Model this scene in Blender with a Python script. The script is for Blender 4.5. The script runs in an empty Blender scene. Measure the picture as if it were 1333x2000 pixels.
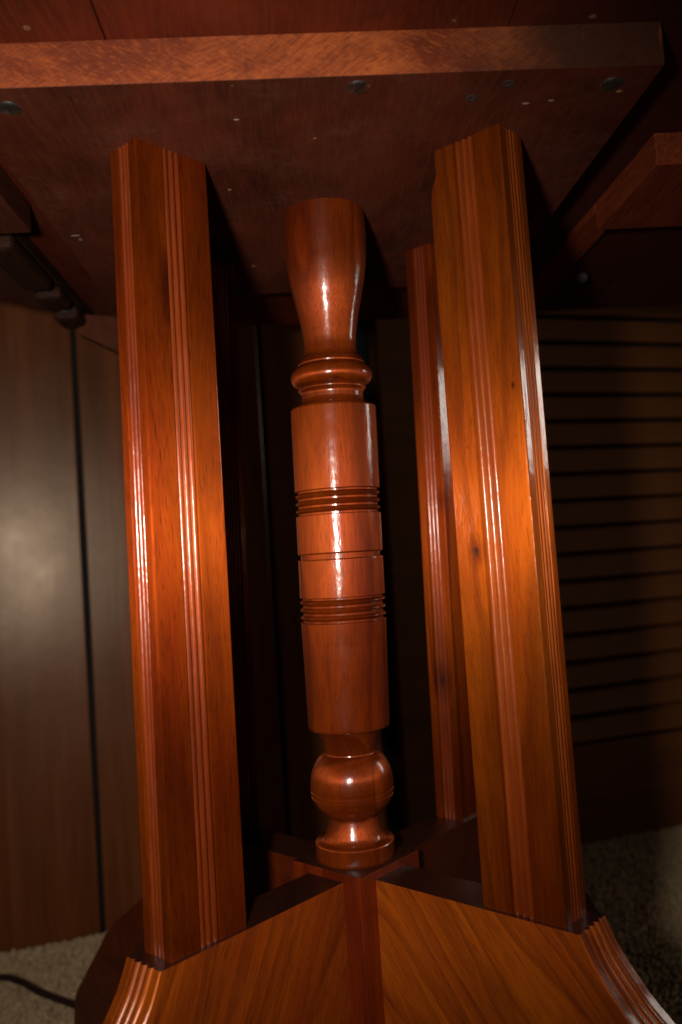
import bpy, bmesh, math, random
import numpy as np
from mathutils import Vector, Matrix, noise
random.seed(7); rng = np.random.default_rng(7)
S = bpy.context.scene; C = S.collection
PI = math.pi
# ---------------------------------------------------------------- camera
# x runs to the right along the board's near edge, y away from the camera, z up (metres)
cam = bpy.data.cameras.new('camera'); camo = bpy.data.objects.new('camera', cam); C.objects.link(camo)
cam.sensor_fit = 'VERTICAL'; cam.sensor_height = 22.3; cam.sensor_width = 14.86; cam.lens = 1687.5 / 2000 * 22.3
cam.clip_start = 0.01; cam.clip_end = 50
_r = Vector((0.997, -0.048, -0.064)).normalized(); _f = Vector((0.051, 0.998, 0.044)).normalized()
_r = (_r - _f * _r.dot(_f)).normalized(); _u = _r.cross(_f)
M = Matrix((( _r.x, _u.x, -_f.x, -0.0238), (_r.y, _u.y, -_f.y, -0.5581), (_r.z, _u.z, -_f.z, 0.4690), (0, 0, 0, 1)))
camo.matrix_world = M
cam.dof.use_dof = True; cam.dof.focus_distance = 0.50; cam.dof.aperture_fstop = 3.8
S.camera = camo
# ---------------------------------------------------------------- world (an unlit room), exposure
w = bpy.data.worlds.new('World'); S.world = w; w.use_nodes = True
bg = w.node_tree.nodes['Background']; bg.inputs[0].default_value = (1.0, 0.80, 0.62, 1); bg.inputs[1].default_value = 0.0045
S.view_settings.view_transform = 'Standard'; S.view_settings.look = 'None'
S.view_settings.exposure = 0.0; S.view_settings.gamma = 1.0
S.cycles.max_bounces = 6
# ---------------------------------------------------------------- lamps
def aim(o, target):
    o.rotation_euler = (Vector(target) - Vector(o.location)).to_track_quat('-Z', 'Y').to_euler()
fl = bpy.data.lights.new('camera_flash', 'SPOT'); flo = bpy.data.objects.new('camera_flash', fl); C.objects.link(flo)
flo.location = (-0.103, -0.565, 0.500); aim(flo, (-0.100, 0.0, 0.495))
fl.energy = 17; fl.color = (1.0, 0.92, 0.82); fl.shadow_soft_size = 0.015
fl.spot_size = math.radians(93); fl.spot_blend = 1.0
rl = bpy.data.lights.new('window_light', 'AREA'); rlo = bpy.data.objects.new('window_light', rl); C.objects.link(rlo)
rl.shape = 'RECTANGLE'; rl.size = 0.17; rl.size_y = 0.42; rl.energy = 0.75; rl.spread = math.radians(120); rl.color = (1.0, 0.96, 0.86)
rlo.location = (1.32, 0.27, 0.84); aim(rlo, (0.0, 0.0, 0.62))
# ---------------------------------------------------------------- measures
H = 0.690; ZA = 0.270; ZB = 0.2752; BT = 0.0213     # board underside, foot top, block top, board thickness
A = 0.0145; B = 0.0285                               # foot half thickness, block half width
Q45 = Matrix.Rotation(-PI / 4, 4, 'Z')
def arm_matrix(k): return Matrix.Rotation(-PI / 4 + k * PI / 2, 4, 'Z')   # k: 0 front right, 3 front left, 1 back right, 2 back left
# ---------------------------------------------------------------- helpers
def ob(name, bm, mat, parent=None, smooth=None, label=None, kind=None):
    me = bpy.data.meshes.new(name)
    if isinstance(bm, bmesh.types.BMesh):
        bmesh.ops.recalc_face_normals(bm, faces=bm.faces); bm.to_mesh(me); bm.free()
    else: me.from_pydata(*bm); me.update()
    me.materials.append(mat)
    if smooth is not None:
        for p in me.polygons: p.use_smooth = True
        me.set_sharp_from_angle(angle=math.radians(smooth))
    o = bpy.data.objects.new(name, me); C.objects.link(o)
    if parent: o.parent = parent
    if label: o['label'] = label
    if kind: o['kind'] = kind
    return o
def thing(name, label, cat, loc=(0, 0, 0), group=None):
    o = bpy.data.objects.new(name, None); C.objects.link(o); o.location = loc; o.empty_display_size = .05
    o['label'] = label; o['category'] = cat
    if group: o['group'] = group
    return o
def box(bm, x0, x1, y0, y1, z0, z1, bev=0.0):
    vs = [bm.verts.new((x, y, z)) for z in (z0, z1) for y in (y0, y1) for x in (x0, x1)]
    fs = [bm.faces.new([vs[i] for i in f]) for f in ((0, 2, 3, 1), (4, 5, 7, 6), (0, 1, 5, 4), (1, 3, 7, 5), (3, 2, 6, 7), (2, 0, 4, 6))]
    if bev:
        es = list({e for f in fs for e in f.edges})
        bmesh.ops.bevel(bm, geom=es, offset=bev, segments=2, affect='EDGES', profile=.5)
    return bm
def lathe(bm, prof, seg=96, cx=lambda z: (0, 0)):
    full = [prof[0]]
    for a, b in zip(prof, prof[1:]):          # extra rings hold the long straight runs flat
        L = math.hypot(b[0] - a[0], b[1] - a[1])
        if L > .003:
            for t in (.0005 / L, 1 - .0005 / L): full.append((a[0] + (b[0] - a[0]) * t, a[1] + (b[1] - a[1]) * t))
        full.append(b)
    prof = full
    rings = []
    for z, r in prof:
        ox, oy = cx(z)
        rings.append([bm.verts.new((ox + r * math.cos(2 * PI * i / seg), oy + r * math.sin(2 * PI * i / seg), z)) for i in range(seg)])
    for a, b in zip(rings, rings[1:]):
        for i in range(seg): bm.faces.new((a[i], a[(i + 1) % seg], b[(i + 1) % seg], b[i]))
    bm.faces.new(rings[0]); bm.faces.new(rings[-1]); return bm
def tube(bm, pts, r, seg=12):
    rings = []; n = len(pts)
    for i, p in enumerate(pts):
        p = Vector(p); t = (Vector(pts[min(i + 1, n - 1)]) - Vector(pts[max(i - 1, 0)])).normalized()
        s = t.cross(Vector((0, 0, 1))).normalized(); u = s.cross(t)
        rings.append([bm.verts.new(p + r * (math.cos(a) * s + math.sin(a) * u)) for a in [2 * PI * j / seg for j in range(seg)]])
    for a, b in zip(rings, rings[1:]):
        for i in range(seg): bm.faces.new((a[i], a[(i + 1) % seg], b[(i + 1) % seg], b[i]))
    bm.faces.new(rings[0]); bm.faces.new(rings[-1]); return bm
def smooth_path(P, n=12):
    out = []
    for i in range(len(P) - 1):
        p0, p1, p2, p3 = P[max(i - 1, 0)], P[i], P[i + 1], P[min(i + 2, len(P) - 1)]
        for k in range(n):
            t = k / n
            out.append(tuple(0.5 * (2 * b + (c - a) * t + (2 * a - 5 * b + 4 * c - d) * t * t + (3 * b - a - 3 * c + d) * t ** 3) for a, b, c, d in zip(p0, p1, p2, p3)))
    out.append(tuple(P[-1])); return out
# ---------------------------------------------------------------- materials
def nt(name):
    m = bpy.data.materials.new(name); m.use_nodes = True
    return m, m.node_tree, m.node_tree.nodes['Principled BSDF']
class G:
    """small node-graph writer"""
    def __init__(s, t): s.t = t; s.tc = t.nodes.new('ShaderNodeTexCoord').outputs['Object']
    def n(s, kind, **kw):
        x = s.t.nodes.new(kind)
        for k, v in kw.items():
            if k.startswith('_'): setattr(x, k[1:], v)
            else:
                i = x.inputs[k.replace('__', ' ')] if not k[1:].isdigit() else x.inputs[int(k[1:])]
                if hasattr(v, 'is_linked'): s.t.links.new(v, i)
                else: i.default_value = v
        return x
    def map(s, scale=(1, 1, 1), rot=(0, 0, 0), loc=(0, 0, 0), src=None, kind='POINT'):
        return s.n('ShaderNodeMapping', Vector=src or s.tc, Scale=scale, Rotation=rot, Location=loc).outputs[0]
    def noise(s, vec, scale, detail=4, rough=.55, dist=0.0, out=0):
        return s.n('ShaderNodeTexNoise', Vector=vec, Scale=scale, Detail=detail, Roughness=rough, Distortion=dist).outputs[out]
    def ramp(s, fac, stops, ease='LINEAR'):
        r = s.n('ShaderNodeValToRGB', Fac=fac); cr = r.color_ramp; cr.interpolation = ease
        while len(cr.elements) < len(stops): cr.elements.new(.5)
        for e, (p, c) in zip(cr.elements, stops):
            e.position = p; e.color = c if len(c) == 4 else (*c, 1)
        return r.outputs[0]
    def f(s, fac, a, b, c0=0., c1=1.):
        return s.n('ShaderNodeMapRange', Value=fac, i1=a, i2=b, i3=c0, i4=c1).outputs[0]
    def m(s, op, a, b=0.0):
        return s.n('ShaderNodeMath', _operation=op, i0=a, i1=b).outputs[0]
    def mix(s, fac, a, b, mode='MIX'):
        x = s.t.nodes.new('ShaderNodeMix'); x.data_type = 'RGBA'; x.blend_type = mode
        for i, v in ((0, fac), (6, a), (7, b)):
            if hasattr(v, 'is_linked'): s.t.links.new(v, x.inputs[i])
            else: x.inputs[i].default_value = v if not isinstance(v, tuple) or len(v) == 4 else (*v, 1)
        return x.outputs[2]
    def bump(s, h, strength, dist, normal=None):
        kw = dict(Height=h, Strength=strength, Distance=dist)
        if normal is not None: kw['Normal'] = normal
        return s.n('ShaderNodeBump', **kw).outputs[0]
def along(v):
    """rotation that turns the grain direction v onto z"""
    return tuple(Vector(v).normalized().rotation_difference(Vector((0, 0, 1))).to_euler())
def wood(name, light, mid, dark, rot=(0, 0, 0), seed=0.0, rings=26.0, pores=0.5, rough=.52, coat=.9, coatrough=.13,
         ripple=.12, knots=(), streak=.5, mottle=.5, fibre=.78, blotch=.40, spec=.15):
    """lacquered wood; the grain runs along z of the rotated coordinates"""
    m, t, P = nt(name); g = G(t)
    v0 = g.map(rot=rot); v = g.map(loc=(seed * 1.7, seed * .9, seed * 1.3), src=v0)
    warp = g.noise(g.map((14, 14, 2.2), src=v), 1.0, 3, .5, 0, 1)
    wv = g.n('ShaderNodeVectorMath', _operation='SCALE', i0=warp); wv.inputs['Scale'].default_value = .055
    vv = g.n('ShaderNodeVectorMath', _operation='ADD', i0=v, i1=wv.outputs[0]).outputs[0]
    # growth rings: noise contour lines stretched along the grain
    field = g.noise(g.map((9, 9, .75), src=vv), 1.0, 2, .45)
    rg = g.m('FRACT', g.m('MULTIPLY', field, rings))
    rg = g.ramp(rg, [(0, (0, 0, 0)), (.12, (1, 1, 1)), (.7, (.62, .62, .62)), (1, (0, 0, 0))], 'EASE')
    fine = g.noise(g.map((520, 520, 26), src=vv), 1.0, 4, .65)
    pore = g.noise(g.map((1500, 1500, 90), src=v), 1.0, 2, .5)
    pore = g.f(pore, .57, .68)
    big = g.noise(g.map((22, 22, 4), src=v), 1.0, 3, .6)
    strk = g.f(g.noise(g.map((60, 60, 4.5), src=vv), 1.0, 4, .65), .52, .74)
    col = g.mix(g.f(big, .3, .7), mid, light)
    col = g.mix(g.m('MULTIPLY', g.m('SUBTRACT', 1.0, rg), streak), col, dark)
    col = g.mix(g.m('MULTIPLY', g.f(fine, .35, .65), .30), col, dark)
    col = g.mix(g.m('MULTIPLY', strk, mottle), col, dark)
    col = g.mix(g.m('MULTIPLY', pore, pores), col, tuple(c * .6 for c in dark))
    bl = g.f(g.noise(g.map((30, 30, 9), src=vv), 1.0, 3, .6), .50, .72)
    col = g.mix(g.m('MULTIPLY', bl, blotch), col, dark)
    for (kx, ky, kz, kr) in knots:
        d = g.n('ShaderNodeVectorMath', _operation='DISTANCE', i0=g.map((1, 1, .55), src=g.tc), i1=(kx, ky, kz * .55)).outputs['Value']
        nd = g.m('ADD', d, g.m('MULTIPLY', g.m('SUBTRACT', g.noise(g.tc, 260, 3), .5), kr * .9))
        col = g.mix(g.f(nd, kr, kr * 2.6, .55, 0.), col, dark)
        col = g.mix(g.f(nd, kr * .25, kr * .9, .95, 0.), col, (.025, .008, .006))
    t.links.new(col, P.inputs['Base Color'])
    dn = g.bump(g.m('MULTIPLY', pore, -1.0), .25, .0004)
    t.links.new(dn, P.inputs['Normal'])
    rip = g.m('ADD', g.noise(g.map((330, 330, 120), src=v), 1.0, 2, .5), g.m('MULTIPLY', g.noise(v, 60, 2), 1.3))
    t.links.new(g.bump(rip, ripple, .0012), P.inputs['Coat Normal'])
    rn = g.noise(g.map(src=v), 35, 4, .6)
    t.links.new(g.f(rn, .3, .7, coatrough * .75, coatrough * 1.5), P.inputs['Coat Roughness'])
    # light returned by the fibres: a tinted lobe, wide across the grain and narrow along it
    P.inputs['Metallic'].default_value = fibre; P.inputs['Anisotropic'].default_value = .88 if fibre > .5 else 0.
    if fibre > .5:
        tg = g.n('ShaderNodeTangent', _direction_type='RADIAL', _axis='Z'); t.links.new(tg.outputs[0], P.inputs['Tangent'])
    P.inputs['Roughness'].default_value = rough; P.inputs['Coat Weight'].default_value = coat
    P.inputs['Specular IOR Level'].default_value = spec
    return m
DK = (.04, .005, .0015)
w_post = [wood('post_wood_front_right', (.44, .094, .003), (.28, .036, .0015), (.06, .005, .001), seed=1.0, rings=13, pores=.3, streak=.36, mottle=.18, blotch=.30,
               knots=((.0730, -.0890, .4635, .0026), (.072, -.089, .521, .0003), (.072, -.088, .509, .0003), (.068, -.084, .489, .00035), (.067, -.084, .479, .0003), (.076, -.092, .494, .00025), (.098, -.114, .491, .0003), (.094, -.111, .550, .0007))),
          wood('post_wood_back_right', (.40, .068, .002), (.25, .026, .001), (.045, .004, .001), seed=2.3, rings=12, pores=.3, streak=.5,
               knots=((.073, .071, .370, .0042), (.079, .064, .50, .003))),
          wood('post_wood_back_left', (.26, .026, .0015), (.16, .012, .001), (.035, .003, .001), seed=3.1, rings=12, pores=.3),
          wood('post_wood_front_left', (.40, .070, .002), (.25, .026, .0012), (.055, .005, .001), seed=4.6, rings=11, pores=.55, streak=.30, mottle=.22, blotch=.35,
               knots=((-.0868, -.1007, .628, .0022), (-.0862, -.1012, .618, .0026), (-.0862, -.1012, .607, .0026), (-.0863, -.1011, .597, .0020)))]
w_reed = [wood('reed_wood_front_right', (.42, .092, .009), (.27, .038, .005), (.08, .008, .003), seed=1.0, rings=10, pores=.1, streak=.2, mottle=.12, blotch=.2, fibre=.6, ripple=.16, coatrough=.17),
          wood('reed_wood_back_right', (.33, .058, .011), (.21, .026, .007), (.05, .006, .003), seed=2.3, rings=10, pores=.1, streak=.2, mottle=.12, fibre=.6,
               knots=((.073, .071, .370, .0042),)),
          wood('reed_wood_back_left', (.30, .06, .015), (.2, .03, .01), (.05, .006, .003), seed=3.1, rings=10, pores=.1, streak=.2, mottle=.12, fibre=.6),
          wood('reed_wood_front_left', (.36, .064, .008), (.23, .027, .005), (.055, .006, .002), seed=4.6, rings=10, pores=.2, streak=.2, mottle=.12, blotch=.2, fibre=.6, ripple=.16, coatrough=.17)]
def colm(seed, **k):
    kw = dict(rings=16, pores=.4, streak=.5, mottle=.4, ripple=.14, rough=.52, coatrough=.155, fibre=.55, coat=1.0); kw.update(k)
    return wood('column_wood', (.31, .050, .002), (.20, .022, .0012), (.05, .005, .001), seed=seed, **kw)
w_col = colm(5.2)
w_foot = [wood('foot_veneer_light', (.48, .106, .003), (.33, .054, .002), (.08, .009, .001), rot=along((.6, -.6, -1)), fibre=.4, seed=6.0, coatrough=.22, rings=30, pores=.5, streak=.42, mottle=.62),
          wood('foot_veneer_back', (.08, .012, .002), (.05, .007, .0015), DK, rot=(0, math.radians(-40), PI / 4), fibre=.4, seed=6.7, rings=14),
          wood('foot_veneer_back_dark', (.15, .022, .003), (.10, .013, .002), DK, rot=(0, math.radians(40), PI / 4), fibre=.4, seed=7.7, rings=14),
          wood('foot_veneer_red', (.42, .084, .003), (.27, .040, .002), (.06, .007, .001), rot=along((-.35, -.35, -1)), fibre=.4, seed=8.4, coatrough=.22, rings=28, pores=.5, streak=.32, mottle=.45)]
w_block = wood('block_wood', (.24, .030, .002), (.16, .016, .0015), (.06, .005, .001), fibre=.4, seed=9.1, rings=12)
w_cap = wood('foot_top_wood', (.05, .011, .004), (.035, .008, .003), (.012, .003, .002), rot=(PI / 2, 0, 0), fibre=.4, seed=9.9, rings=12, rough=.5, coat=.25, coatrough=.4)

def rough_wood(name, light, mid, dark, rot=(0, 0, 0), seed=0., dust=.25, hatch=0., rough=.7, spots=.0, spec=.3, fs=.6, big_scale=(16, 16, 5), dark_zone=None):
    """unpolished wood with stains, dust and scratches"""
    m, t, P = nt(name); g = G(t)
    v0 = g.map(rot=rot); v = g.map(loc=(seed, seed * .7, seed * 1.9), src=v0)
    big = g.noise(g.map(big_scale, src=v), 1, 6, .66, .5)
    warp = g.n('ShaderNodeVectorMath', _operation='SCALE', i0=g.noise(g.map((12, 12, 6), src=v), 1, 2, .5, 0, 1)); warp.inputs['Scale'].default_value = .02
    vw = g.n('ShaderNodeVectorMath', _operation='ADD', i0=v, i1=warp.outputs[0]).outputs[0]
    fine = g.noise(g.map((620, 620, 26), src=vw), 1, 4, .7)
    grit = g.noise(v, 700, 3, .7)
    col = g.mix(g.f(big, .34, .66), dark, mid)
    if hatch:   # saw marks crossing the edge at a slant, with pores between them
        vr = g.map(rot=(0, math.radians(32), 0), src=vw)
        h1 = g.noise(g.map((150, 150, 1050), src=vr), 1, 2, .5)
        vq = g.map(rot=(0, math.radians(-28), 0), src=v)
        h2 = g.noise(g.map((220, 220, 900), src=vq), 1, 2, .5)
        col = g.mix(g.m('MULTIPLY', g.f(big, .40, .62), .8), col, light)
        col = g.mix(g.m('MULTIPLY', g.f(h1, .46, .62), hatch), col, dark)
        col = g.mix(g.m('MULTIPLY', g.f(h2, .52, .66), hatch * .55), col, light)
        fine = h1
    else:
        col = g.mix(g.m('MULTIPLY', g.f(fine, .4, .65), fs), col, light)
    col = g.mix(g.m('MULTIPLY', g.f(grit, .5, .75), .30), col, dark)
    if dark_zone:
        sx, wd, sc, cx = dark_zone
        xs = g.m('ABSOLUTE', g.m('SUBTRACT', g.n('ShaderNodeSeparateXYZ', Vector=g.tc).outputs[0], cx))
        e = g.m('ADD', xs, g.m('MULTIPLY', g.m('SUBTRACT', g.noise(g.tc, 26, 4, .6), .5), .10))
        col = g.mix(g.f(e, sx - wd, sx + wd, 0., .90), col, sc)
    if dust:
        d = g.m('MULTIPLY', g.f(g.noise(g.tc, 15, 6, .72, .8), .46, .74), g.f(g.noise(g.map((90, 150, 90)), 1, 5, .75), .34, .70))
        col = g.mix(g.m('MULTIPLY', d, dust), col, (.14, .060, .036))
    # scratches: thin pale lines in two directions
    for a, th in ((.9, .735), (-.25, .745)):
        sv = g.map((900, 16, 30), src=g.map(rot=(0, 0, a)))
        gate = g.f(g.noise(g.tc, 28 + a * 5, 2), .50, .56)
        col = g.mix(g.m('MULTIPLY', g.m('MULTIPLY', g.f(g.noise(sv, 1, 2, .5), th - .05, th), gate), .35), col, light)
    if spots:
        for sc_, th in ((46., .90), (120., .955)):
            vo = g.n('ShaderNodeTexVoronoi', Vector=g.map((1, 1, 1)), Scale=sc_, Randomness=1.0)
            gate = g.m('GREATER_THAN', g.n('ShaderNodeSeparateColor', Color=vo.outputs['Color']).outputs[0], th)
            dn = g.m('ADD', vo.outputs['Distance'], g.m('MULTIPLY', g.m('SUBTRACT', g.noise(g.tc, 900, 3), .5), .10))
            ring = g.m('MULTIPLY', g.f(dn, .05, .09, 1., 0.), g.f(dn, .015, .045, .15, 1.))
            col = g.mix(g.m('MULTIPLY', g.m('MULTIPLY', ring, gate), spots), col, (.62, .36, .17))
    t.links.new(col, P.inputs['Base Color'])
    t.links.new(g.bump(g.m('ADD', g.m('MULTIPLY', fine, .7), g.m('ADD', g.m('MULTIPLY', grit, .5), g.m('MULTIPLY', big, 1.2))), .4, .0008), P.inputs['Normal'])
    t.links.new(g.f(big, .3, .7, rough - .12, rough + .1), P.inputs['Roughness'])
    P.inputs['Specular IOR Level'].default_value = spec
    return m
m_board = rough_wood('board_underside_wood', (.150, .030, .009), (.086, .014, .005), (.032, .007, .003), rot=(PI / 2, 0, 0), seed=1, dust=.5, spots=.5, spec=.15, fs=.28, big_scale=(20, 20, 11))
m_edge = rough_wood('board_edge_wood', (.37, .086, .015), (.24, .042, .008), (.10, .016, .004), seed=2, dust=.12, big_scale=(9, 9, 14), dark_zone=(1.085, .035, (.028, .010, .005), -1.0), hatch=.62, rough=.6, spots=.9)  # dark varnish stain over the right end of the edge
m_top = rough_wood('tabletop_underside_wood', (.19, .030, .008), (.125, .016, .005), (.05, .008, .003), rot=(PI / 2, 0, 0), seed=3, dust=.2, rough=.55, spots=.3, spec=.15, fs=.35, big_scale=(18, 18, 9), dark_zone=(.14, .05, (.040, .009, .004), -.045))  # base colour gets darker towards both sides in x, with an uneven boundary
m_batten = rough_wood('batten_wood', (.26, .052, .013), (.15, .024, .007), (.06, .010, .004), rot=(PI / 2, 0, 0), seed=4, dust=.08, spec=.12)
m_batten_dark = rough_wood('dark_batten_wood', (.10, .024, .009), (.06, .013, .006), (.03, .007, .003), rot=(PI / 2, 0, 0), seed=7, dust=.2, spec=.12)
m_rail = rough_wood('rail_wood', (.045, .015, .007), (.022, .008, .004), (.010, .004, .002), rot=(PI / 2, 0, 0), seed=5, spec=.1, dust=.05)
def simple(name, col, rough=.5, metal=0., spec=.5, bump=0., bscale=200.):
    m, t, P = nt(name); g = G(t)
    n = g.noise(g.tc, bscale, 4, .6)
    t.links.new(g.mix(g.f(n, .3, .7), tuple(c * .6 for c in col), tuple(min(1, c * 1.25) for c in col)), P.inputs['Base Color'])
    if bump: t.links.new(g.bump(n, bump, .0006), P.inputs['Normal'])
    P.inputs['Roughness'].default_value = rough; P.inputs['Metallic'].default_value = metal; P.inputs['Specular IOR Level'].default_value = spec
    return m
m_screw = simple('screw_steel', (.30, .29, .27), .38, 1., bump=.3, bscale=500)
m_hole = simple('screw_hole_dark', (.02, .01, .008), .9)
m_bolt = simple('bolt_dull_zinc', (.06, .055, .055), .85, 0., spec=.2)
m_gap = simple('groove_dark_paint', (.006, .008, .007), .7, spec=.15)
m_cord = simple('cord_rubber', (.030, .012, .012), .45)
m_wax = simple('glue_drips', (.13, .085, .06), .8)
def panel_wood(name, light, dark, rough, seed, rot=(0, 0, 0), cr=.3, coat=.5, spec=.4):
    m, t, P = nt(name); g = G(t); v = g.map(loc=(seed, seed, seed), rot=rot)
    a = g.noise(g.map((26, 26, 1.6), src=v), 1, 4, .6, .4); b = g.noise(g.map((300, 300, 7), src=v), 1, 3, .6)
    c = g.noise(g.tc, 5, 4, .6)
    col = g.mix(g.f(a, .3, .7), dark, light); col = g.mix(g.m('MULTIPLY', g.f(b, .4, .7), .5), col, dark)
    t.links.new(col, P.inputs['Base Color'])
    t.links.new(g.bump(g.m('ADD', a, g.m('MULTIPLY', g.noise(g.tc, 40, 3), .5)), .12, .002), P.inputs['Normal'])
    t.links.new(g.f(c, .3, .7, rough - .05, rough + .08), P.inputs['Roughness'])
    P.inputs['Coat Weight'].default_value = coat; P.inputs['Coat Roughness'].default_value = cr; P.inputs['Specular IOR Level'].default_value = spec; P.inputs['Specular Tint'].default_value = (1.0, .80, .60, 1)
    return m
m_panel = panel_wood('wall_panelling_wood', (.18, .050, .014), (.075, .019, .006), .30, 1., coat=0., spec=.44)
m_louvre = panel_wood('louvre_wood', (.19, .060, .013), (.11, .031, .007), .75, 3., rot=(0, PI / 2, 0), coat=0.)
m_carp, _t, _P = nt('carpet_beige'); _g = G(_t)
_c = _g.mix(_g.f(_g.noise(_g.tc, 22, 5, .7), .3, .7), (.64, .43, .24), (.78, .56, .33))
_c = _g.mix(_g.m('MULTIPLY', _g.f(_g.noise(_g.tc, 260, 4, .7), .42, .62), .55), _c, (.34, .23, .13))
_t.links.new(_c, _P.inputs['Base Color']); _P.inputs['Roughness'].default_value = .95; _P.inputs['Specular IOR Level'].default_value = .1
_t.links.new(_g.bump(_g.noise(_g.tc, 230, 5, .7), 1.0, .006), _P.inputs['Normal'])

# ---------------------------------------------------------------- floor and carpet pile
bm = bmesh.new(); vs = [bm.verts.new(p) for p in ((-3, -2.5, 0), (3.5, -2.5, 0), (3.5, 3, 0), (-3, 3, 0))]; bm.faces.new(vs)
fo = ob('floor', bm, m_carp, kind='structure', label='beige carpeted floor under the table')
# ---------------------------------------------------------------- back wall and louvred door (one plane, turned 17 degrees)
WP = Vector((-.4215, .5405, 0)); WD = Vector((.9638, .2667, 0)).normalized(); WN = Vector((WD.y, -WD.x, 0))   # WN faces the camera
WM = Matrix(((WD.x, -WN.x, 0, WP.x), (WD.y, -WN.y, 0, WP.y), (0, 0, 1, 0), (0, 0, 0, 1)))   # local x along wall, local y into the wall
def place(o): o.matrix_world = WM; return o
bm = bmesh.new(); box(bm, -1.6, 3.0, .012, .10, 0, 2.4); wall = ob('wall', bm, m_gap, kind='structure'); wall.matrix_world = WM
wall['label'] = 'dark wood panelled back wall with vertical grooves'
edges = [-1.6, -1.36, -1.12, -.87, -.62, -.37, -.122, .125, .373, .520]
for a, b in zip(edges, edges[1:]):
    bm = bmesh.new(); box(bm, a + .0032, b - .0032, 0, .0115, 0.002, 2.4, .0015)
    o = ob('wall_plank', bm, m_panel, wall)
bm = bmesh.new(); box(bm, 1.36, 2.99, 0, .0115, 0.002, 2.4, .0015); ob('wall_plank', bm, m_panel, wall)
door = thing('louvred_door', 'dark brown louvred door with horizontal slats behind the right hand posts', 'door', WP)
door.matrix_world = WM
D0, D1, DT = .540, 1.340, 2.03
for a, b, c, d in ((D0, D0 + .085, .004, DT), (D1 - .085, D1, .004, DT)):
    bm = bmesh.new(); box(bm, a, b, -.022, .008, c, d, .002); ob('stile', bm, m_louvre, door)
for c, d in ((.004, .150), (DT - .11, DT), (1.00, 1.08)):
    bm = bmesh.new(); box(bm, D0 + .0852, D1 - .0852, -.020, .008, c, d, .002); ob('rail', bm, m_louvre, door)
sl = None; pitch = .0412
zs = [.1726 + i * pitch for i in range(20)] + [1.08 + .022 + i * pitch for i in range(int((DT - .11 - 1.08) / pitch))]
for i, z in enumerate(zs):
    if sl is None:
        bm = bmesh.new(); box(bm, D0 + .0855, D1 - .0855, -.0035, .0035, -.0200, .0200, .0015)
        bmesh.ops.rotate(bm, verts=bm.verts, cent=(0, 0, 0), matrix=Matrix.Rotation(math.radians(-27), 3, 'X'))
        sl = ob('slat', bm, m_louvre, door); o = sl
    else:
        o = sl.copy(); C.objects.link(o); o.parent = door
    o.location = (0, -.006, z)
# carpet pile: twisted tufts, only where the floor is in view
def tufts(regions, step):
    V = []; F = []; k = 0
    for (x0, x1, y0, y1) in regions:
        nx = int((x1 - x0) / step); ny = int((y1 - y0) / step)
        gx, gy = np.meshgrid(np.linspace(x0, x1, nx), np.linspace(y0, y1, ny)); gx = gx.ravel() + rng.normal(0, step * .35, gx.size); gy = gy.ravel() + rng.normal(0, step * .35, gy.size)
        # keep clear of the wall
        dist = (gx - WP.x) * WN.x + (gy - WP.y) * WN.y
        keep = dist > .004
        gx, gy = gx[keep], gy[keep]
        for x, y in zip(gx, gy):
            hgt = .0050 + .004 * random.random(); a = random.random() * 2 * PI; r = .0022 + .0010 * random.random()
            lx, ly = random.gauss(0, .0022), random.gauss(0, .0022)
            base = [(x + r * math.cos(a + i * 2.0944), y + r * math.sin(a + i * 2.0944), -.0005) for i in range(3)]
            mid = [(x + lx * .5 + r * 1.15 * math.cos(a + .7 + i * 2.0944), y + ly * .5 + r * 1.15 * math.sin(a + .7 + i * 2.0944), hgt * .65) for i in range(3)]
            V += base + mid + [(x + lx, y + ly, hgt)]
            for i in range(3):
                j = (i + 1) % 3
                F += [(k + i, k + j, k + 3 + j, k + 3 + i), (k + 3 + i, k + 3 + j, k + 6)]
            k += 7
    return V, [], F
pile = ob('carpet_pile', tufts([(-.60, -.15, .14, .62), (.20, .78, .22, .92)], .0042), m_carp, kind='stuff', label='short beige carpet pile')

# ---------------------------------------------------------------- the pedestal table
T = thing('pedestal_table', 'reddish brown pedestal table seen from below with turned column and four reeded posts', 'table')
# tabletop: oval, its underside 21 mm above the mounting board's underside, made of planks
ZT = H + BT
R = .350; XR = .42
def outline(n=64):
    P = [(R * math.cos(a), R * math.sin(a)) for a in np.linspace(PI / 2, 3 * PI / 2, n)]
    P += [(XR + R * math.cos(a), R * math.sin(a)) for a in np.linspace(-PI / 2, PI / 2, n)]
    return P
seams = [-.40, -.235, -.0985, .090, .262, .455, .62, .80]
for a, b in zip(seams, seams[1:]):
    bm = bmesh.new(); vs = [bm.verts.new((x, y, ZT)) for x, y in outline()]; f = bm.faces.new(vs)
    for x, s in ((a + .0004, -1), (b - .0004, 1)):
        bmesh.ops.bisect_plane(bm, geom=bm.verts[:] + bm.edges[:] + bm.faces[:], plane_co=(x, 0, 0), plane_no=(s, 0, 0), clear_outer=True)
    r_ = bmesh.ops.extrude_face_region(bm, geom=bm.faces[:])
    bmesh.ops.translate(bm, verts=[v for v in r_['geom'] if isinstance(v, bmesh.types.BMVert)], vec=(0, 0, .019))
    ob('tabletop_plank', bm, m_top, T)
# mounting board: three boards edge to edge
bx = [-.1697, -.0345, .0745, .1642]
for i, (a, b) in enumerate(zip(bx, bx[1:])):
    bm = bmesh.new(); box(bm, a + .00001, b - .00001, -.1647, .1680, H, ZT - .0002, .00012)
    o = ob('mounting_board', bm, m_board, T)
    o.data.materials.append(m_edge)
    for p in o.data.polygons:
        if abs(p.normal.z) < .5 and abs(p.normal.x) < .8: p.material_index = 1
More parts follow.
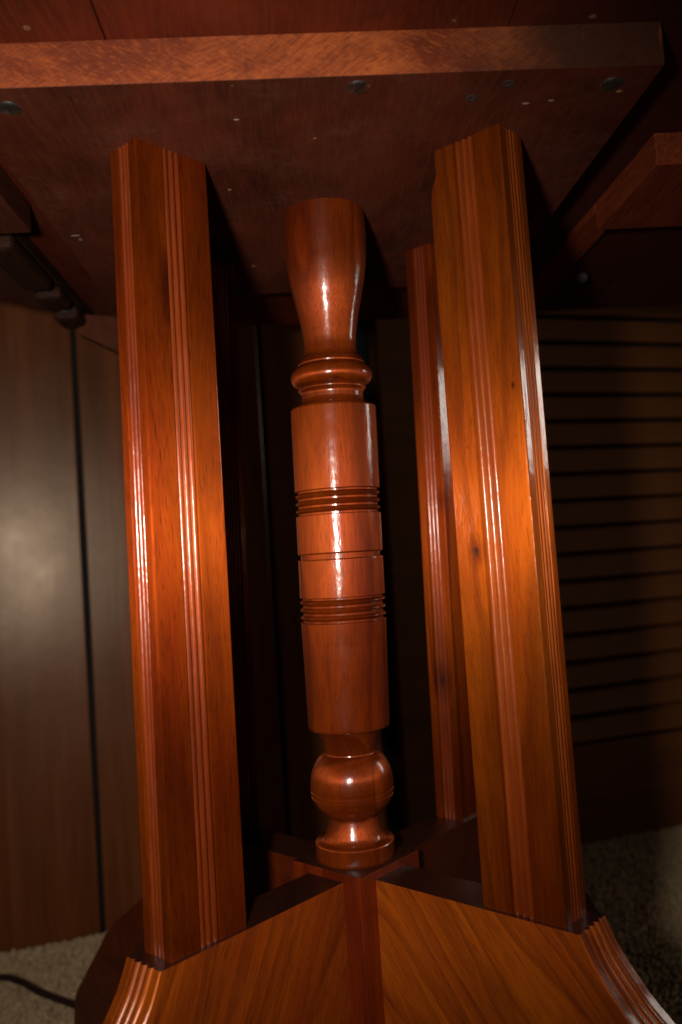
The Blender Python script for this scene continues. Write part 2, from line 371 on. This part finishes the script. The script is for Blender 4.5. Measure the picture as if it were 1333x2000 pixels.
# slotted screws
for (x, y, ang) in ((.0180, -.1545, 122), (.1440, -.1492, 12), (-.1490, -.1475, 75)):
    big = bmesh.new()
    for sgn in (1, -1):
        bm = bmesh.new(); lathe(bm, [(.0006, .0058), (-.0003, .0058), (-.0007, .0054), (-.0011, .0042), (-.0013, .0022), (-.0014, .0004)], 40)
        r_ = bmesh.ops.bisect_plane(bm, geom=bm.verts[:] + bm.edges[:] + bm.faces[:], plane_co=(0, sgn * .00055, 0), plane_no=(0, -sgn, 0), clear_outer=True)
        bmesh.ops.holes_fill(bm, edges=[e for e in bm.edges if e.is_boundary])
        me = bpy.data.meshes.new('tmp'); bm.to_mesh(me); bm.free(); big.from_mesh(me); bpy.data.meshes.remove(me)
    bmesh.ops.rotate(big, verts=big.verts, cent=(0, 0, 0), matrix=Matrix.Rotation(math.radians(ang), 3, 'Z'))
    o = ob('screw', big, m_screw, T, smooth=35); o.location = (x, y, H)
    bm = bmesh.new(); lathe(bm, [(.0006, .0055), (-.00015, .0055)], 32); ob('slot', bm, m_hole, o)
for (x, y) in ((.0915, -.153), (.0760, -.1405)):   # empty pilot holes
    bm = bmesh.new(); lathe(bm, [(H + .0005, .0030), (H - .0004, .0030), (H - .0005, .0016), (H + .0005, .0014)], 24)
    bmesh.ops.translate(bm, verts=bm.verts, vec=(x, y, 0)); ob('pilot_hole', bm, m_hole, T)
# dried glue drips near post tops
for (x, y, sx, sy) in ((-.0935, -.0900, .0018, .0008), (-.0905, -.0865, .0016, .0011), (-.0945, -.0955, .0012, .0006), (-.1600, .0180, .003, .0012), (-.1585, .0260, .0014, .0035), (.1055, -.1330, .0020, .0009), (.118, -.135, .0018, .0009), (-.052, -.044, .0013, .0013), (-.042, -.128, .0016, .0006)):
    bm = bmesh.new(); bmesh.ops.create_icosphere(bm, subdivisions=2, radius=1)
    for v in bm.verts:
        v.co *= 1 + .35 * noise.noise(v.co * 1.7 + Vector((x * 50, y * 50, 0)))
        v.co.x = v.co.x * sx + x; v.co.y = v.co.y * sy + y; v.co.z = v.co.z * .0006 + H
    ob('glue_drip', bm, m_wax, T, smooth=60)

def face_profile(p, q, n_reeds, frac, depth, margin_off=0.0):
    """points from corner p to corner q (2-D) with n rounded reeds sunk into the middle of the face"""
    p, q = Vector(p), Vector(q); L = (q - p).length; d = (q - p) / L; nrm = Vector((-d.y, d.x))   # nrm points inwards for a ccw outline
    wd = L * frac; s0 = L / 2 - wd / 2 + margin_off * L; pr = wd / n_reeds
    out = [p + d * .00027 + nrm * .00027, p + d * .0009, p + d * .0014]
    e = .0004
    out += [p + d * (s0 - e - .0004), p + d * (s0 - e), p + d * s0 + nrm * depth]
    for k in range(n_reeds):
        c = s0 + (k + .5) * pr; rr = pr / 2 * .84
        for j in range(1, 8):
            a = PI - j * PI / 8
            out.append(p + d * (c + rr * math.cos(a)) + nrm * (depth - depth * .98 * math.sin(a)))
        out.append(p + d * (s0 + (k + 1) * pr) + nrm * depth)
    out += [p + d * (s0 + wd + e), p + d * (s0 + wd + e + .0004)]; out += [q - d * .0014, q - d * .0009]
    return out
def section(r1, r2, pl, pr):
    c = [(r1, -pr), (r2, -pr), (r2, pl), (r1, pl)]
    pts = []
    for i in range(4):
        a, b = c[i], c[(i + 1) % 4]
        wide = i % 2 == 0
        pts += face_profile(a, b, 3, .255 if wide else .44, 0.0021 if wide else .0015)
    return pts
def make_post(k, r1, r2, p, r1t, r2t, pt, mat, notch=False, plx=0., shift=(0, 0)):
    bot = section(r1, r2, p + (plx if k == 1 else 0), p + (plx if k == 3 else 0)); top = section(r1t, r2t, pt, pt)
    N = 60; bm = bmesh.new(); MX = arm_matrix(k); rings = []
    Z0 = ZA - .001
    for i in range(N + 1):
        t = i / N; z = Z0 + (H - Z0) * t + (-.0 if i < N else .0); ring = []
        for (a, b) in zip(bot, top):
            x = a.x + (b.x - a.x) * t; y = a.y + (b.y - a.y) * t
            if notch:
                inn = max(0, 1 - (x - (r1 + (r1t - r1) * t)) / .012)
                s = min(1, max(0, (z - (H - .0235)) / .0075)); s = s * s * (3 - 2 * s)
                x += .0046 * s * inn
            x += .00010 * noise.noise(Vector((k * 9, z * 11, y * 40))); y += .00010 * noise.noise(Vector((x * 40, z * 11, k * 5)))
            v = MX @ Vector((x, y, z)); v.x += shift[0] * t; v.y += shift[1] * t
            ring.append(bm.verts.new(v))
        rings.append(ring)
    n = len(bot)
    for a, b in zip(rings, rings[1:]):
        for i in range(n): bm.faces.new((a[i], a[(i + 1) % n], b[(i + 1) % n], b[i]))
    bm.faces.new(rings[0]); bm.faces.new(rings[-1])
    o = ob('post', bm, mat, T, smooth=28); o.data.materials.append(w_reed[k])      # the sunk reeds hold a film of old polish
    ns = n // 4
    for i_, p_ in enumerate(o.data.polygons):
        if i_ < N * n:
            j_ = (i_ % n) % ns
            if 5 <= j_ <= ns - 6: p_.material_index = 1
    return o
pst = dict(r1=.1024, r2=.1525, p=.01155, r1t=.1014, r2t=.1489, pt=.0116)
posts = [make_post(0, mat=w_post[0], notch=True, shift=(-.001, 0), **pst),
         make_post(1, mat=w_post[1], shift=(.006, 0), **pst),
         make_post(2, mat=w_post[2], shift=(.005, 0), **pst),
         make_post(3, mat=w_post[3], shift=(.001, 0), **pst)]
posts[0]['label'] = 'front right reeded post, the lightest orange wood'; posts[1]['label'] = 'back right reeded post half hidden behind the front right one'
posts[2]['label'] = 'back left reeded post in shadow'; posts[3]['label'] = 'front left reeded post with a dark streak near its top'

# feet: slabs with a concave reeded front edge
fp = [(.1612, ZA), (.1640, .2640), (.1668, .2580), (.1720, .2500), (.1785, .2415), (.1852, .2335), (.2000, .2200), (.2220, .2030), (.2460, .1860), (.2700, .1675), (.2900, .1440), (.3120, .1180), (.3270, .0980), (.3320, .0680), (.3330, .030), (.3330, .0)]
fp2 = smooth_path([fp[0], *fp[2:]], 5)
low = smooth_path([(.300, 0), (.285, .045), (.245, .095), (.18, .125), (.10, .135), (B - .0005, .135)], 5)
def make_foot(k, mat):
    MX = arm_matrix(k); bm = bmesh.new()
    # cross section of the front edge: reeds across the thickness
    half = A; nre = 3; wd = .0165; pr = wd / nre
    prof = [(-half, .0007), (-half + .0007, 0), (-wd / 2 - .0004, 0), (-wd / 2, .0014)]
    for j in range(nre):
        c = -wd / 2 + (j + .5) * pr
        for i in range(1, 8):
            a = PI - i * PI / 8; prof.append((c + pr / 2 * .93 * math.cos(a), .0014 - .0021 * math.sin(a)))
        prof.append((-wd / 2 + (j + 1) * pr, .0014))
    prof += [(wd / 2 + .0004, 0), (half - .0007, 0), (half, .0007)]
    rings = []
    for i, (r, z) in enumerate(fp2):
        a = fp2[max(i - 1, 0)]; b = fp2[min(i + 1, len(fp2) - 1)]
        t = Vector((b[0] - a[0], b[1] - a[1])).normalized(); n = Vector((t.y, -t.x))   # inward
        if n.x > 0: n = -n
        if i == 0: n = Vector((-1, 0))
        if i == len(fp2) - 1: n = Vector((-1, 0))
        rings.append([bm.verts.new((r + n.x * d, y, z + n.y * d)) for y, d in prof])
    for a, b in zip(rings, rings[1:]):
        for i in range(len(prof) - 1): bm.faces.new((a[i], a[i + 1], b[i + 1], b[i]))
    for side in (0, -1):
        y = prof[side][0]
        lo = [bm.verts.new((x, y, z)) for x, z in low]; tp = bm.verts.new((B - .0005, y, ZA))
        bm.faces.new([tp] + [r[side] for r in rings] + lo)
        if side == 0: A0 = (tp, lo)
        else: A1 = (tp, lo)
    bm.faces.new([A0[0]] + [v for v in rings[0]] + [A1[0]])
    l0, l1 = A0[1], A1[1]
    for i in range(len(l0) - 1): bm.faces.new((l0[i], l0[i + 1], l1[i + 1], l1[i]))
    bm.faces.new([v for v in rings[-1]] + [l1[0], l0[0]])
    bm.faces.new([l0[-1], A0[0], A1[0], l1[-1]])
    bmesh.ops.transform(bm, matrix=MX, verts=bm.verts)
    o = ob('foot', bm, mat, T, smooth=28)
    o.data.materials.append(w_cap); o.data.materials.append(w_block)
    for p in o.data.polygons:
        if p.normal.z > .98 and p.center.z > ZA - .003: p.material_index = 1
    return o
feet = [make_foot(k, w_foot[k]) for k in range(4)]
feet[0]['label'] = 'front right foot with streaky orange veneer'; feet[3]['label'] = 'front left foot with redder veneer'
# square block that the feet are joined to
bm = bmesh.new(); box(bm, -B, B, -B, B, .10, ZB, .0006); bmesh.ops.rotate(bm, verts=bm.verts, cent=(0, 0, 0), matrix=Matrix.Rotation(-PI / 4, 3, 'Z'))
o = ob('block', bm, w_block, T); o.data.materials.append(w_cap)
for p in o.data.polygons:
    if p.normal.z > .9: p.material_index = 1
# turned column: the profile read from the top down
def lean(z): t = (z - ZB) / (H - ZB); return (.0058 * t, 0)
def arc(z0, r0, z1, r1, bulge, n=8):
    out = []
    for i in range(n + 1):
        t = i / n; out.append((z0 + (z1 - z0) * t, r0 + (r1 - r0) * t + bulge * math.sin(PI * t)))
    return out
P = smooth_path([(H, .0263), (.6810, .0268), (.6700, .0270), (.6560, .0262), (.6417, .0240), (.6300, .0214), (.6200, .0192), (.6105, .0177), (.6030, .0169), (.5975, .0171)], 5)
P += [(.5952, .0176), (.5940, .0186), (.5933, .0200), (.5928, .0203), (.5912, .0213), (.5900, .0217)]
P += [(.5892, .0215), (.5885, .0222)] + [(.5816 + .0062 * math.cos(a), .0213 + .0053 * math.sin(a)) for a in np.linspace(.35, PI - .35, 15)]
P += [(.5752, .0213)] + [(.5735 + .0016 * math.cos(a), .0203 + .0018 * math.sin(a)) for a in np.linspace(.4, PI - .4, 8)]
P += [(.5712, .0203), (.5700, .0200), (.5670, .0199), (.5648, .0203), (.5630, .0214), (.5622, .0225), (.5618, .0262), (.5612, .0273), (.5604, .0277)]
def band(ztop):
    out = [(ztop + .0003, .0275), (ztop, .0273)]
    z = ztop
    for i in range(3):
        out += [(z - .0003, .0256), (z - .0013, .0256)]
        out += [(z - .0013 - .0035 * (j / 8), .0256 + .0018 * math.sin(PI * j / 8)) for j in range(1, 8)]
        z -= .0048
    out += [(z - .0000, .0256), (z - .0011, .0256), (z - .0014, .0273), (z - .0017, .0275)]
    return out
P += [(.5400, .0277), (.5200, .0276)] + band(.5077) + [(.4800, .0275), (.4678, .0274), (.4672, .0271), (.4671, .0256), (.4641, .0256), (.4640, .0271), (.4634, .0274), (.4520, .0274)]
P += band(.4398) + [(.4100, .0271), (.3850, .0266), (.3580, .0260), (.3568, .0258), (.3562, .0252), (.3560, .0225), (.3552, .0214)]
P += smooth_path([(.3545, .0211), (.3510, .0190), (.3470, .0174), (.3430, .0165), (.3408, .0163)], 4)
P += [(.3402, .0166), (.3398, .0180)] + smooth_path([(.3394, .0188), (.3370, .0212), (.3330, .0236), (.3280, .0256), (.3230, .0264), (.3190, .0266)], 5)
P += [(.3183, .0265), (.3180, .0259), (.3175, .0259), (.3171, .0264), (.3160, .0265), (.3150, .0264), (.3147, .0258), (.3142, .0258), (.3138, .0262)]
P += smooth_path([(.3130, .0260), (.3095, .0245), (.3060, .0220), (.3030, .0188), (.3015, .0163)], 5)
P += [(.3010, .0155), (.3004, .0152)] + smooth_path([(.2996, .0153), (.2960, .0162), (.2925, .0173), (.2895, .0184), (.2875, .0196), (.2866, .0206)], 4)
P += [(.2862, .0215), (.2861, .0240), (.2857, .0248), (.2850, .0252), (.2764, .0251), (.2757, .0248), (ZB - .0003, .0246)]
bm = bmesh.new(); lathe(bm, P, 128, lean)
ob('column', bm, w_col, T, smooth=30, label='turned column with reeded bands, collar and ball at its foot')

# battens and slide rails on the tabletop underside
bm = bmesh.new(); box(bm, .208, .330, -.052, .055, ZT - .0205, ZT - .0003, .0008); ob('batten', bm, m_batten, T)
bm = bmesh.new(); box(bm, .208, .232, .0552, .30, ZT - .006, ZT - .0003, .0008); ob('batten', bm, m_batten, T)
bm = bmesh.new(); box(bm, .285, .300, .060, .075, ZT - .030, ZT - .0003, .0008); ob('block_stop', bm, m_batten, T)
bm = bmesh.new(); box(bm, -.330, -.187, -.12, .012, ZT - .0205, ZT - .0003, .0008); ob('batten', bm, m_batten_dark, T)
bm = bmesh.new(); box(bm, -.228, -.206, .030, .270, ZT - .010, ZT - .0003, .0006); ob('slide_rail', bm, m_rail, T)
for a, b, d in ((.030, .128, .0235), (.150, .188, .022), (.205, .243, .024)):
    bm = bmesh.new(); box(bm, -.2285, -.2055, a, b, ZT - d, ZT - .0102, .005); ob('rail_tooth', bm, m_rail, T)
for (x, y, z, r) in ((-.2170, .1495, ZT - .012, .0060), (-.2160, .2045, ZT - .014, .0058), (.245, .20, ZT - .012, .005)):
    bm = bmesh.new(); bmesh.ops.create_cone(bm, cap_ends=True, segments=6, radius1=r, radius2=r * .9, depth=.006)
    bmesh.ops.rotate(bm, verts=bm.verts, cent=(0, 0, 0), matrix=Matrix.Rotation(PI / 2, 3, 'X'))
    bmesh.ops.bevel(bm, geom=bm.edges[:], offset=.0008, segments=2, affect='EDGES')
    bmesh.ops.translate(bm, verts=bm.verts, vec=(x, y - .003, z)); ob('bolt', bm, m_bolt, T)
bm = bmesh.new(); vs0 = [(-.212, .232, ZT - .012), (-.212, .232, ZT - .030), (-.150, .262, ZT - .060), (-.150, .262, ZT - .012)]
a_ = [bm.verts.new(p) for p in vs0]; b_ = [bm.verts.new((p[0], p[1] + .018, p[2])) for p in vs0]
bm.faces.new(a_); bm.faces.new(b_)
for i in range(4): bm.faces.new((a_[i], a_[(i + 1) % 4], b_[(i + 1) % 4], b_[i]))
ob('brace', bm, m_batten_dark, T)

# ---------------------------------------------------------------- cord on the carpet
cp = smooth_path([(-.70, .50, .012), (-.52, .475, .012), (-.40, .462, .012), (-.365, .446, .0125), (-.335, .418, .0125), (-.300, .392, .012), (-.268, .374, .012), (-.20, .37, .012), (-.1, .42, .012), (.02, .56, .012)], 10)
bm = bmesh.new(); tube(bm, cp, .0038, 14)
o = ob('power_cord', bm, m_cord, smooth=60); o['label'] = 'thin dark cord lying on the carpet behind the left foot'; o['category'] = 'cord'
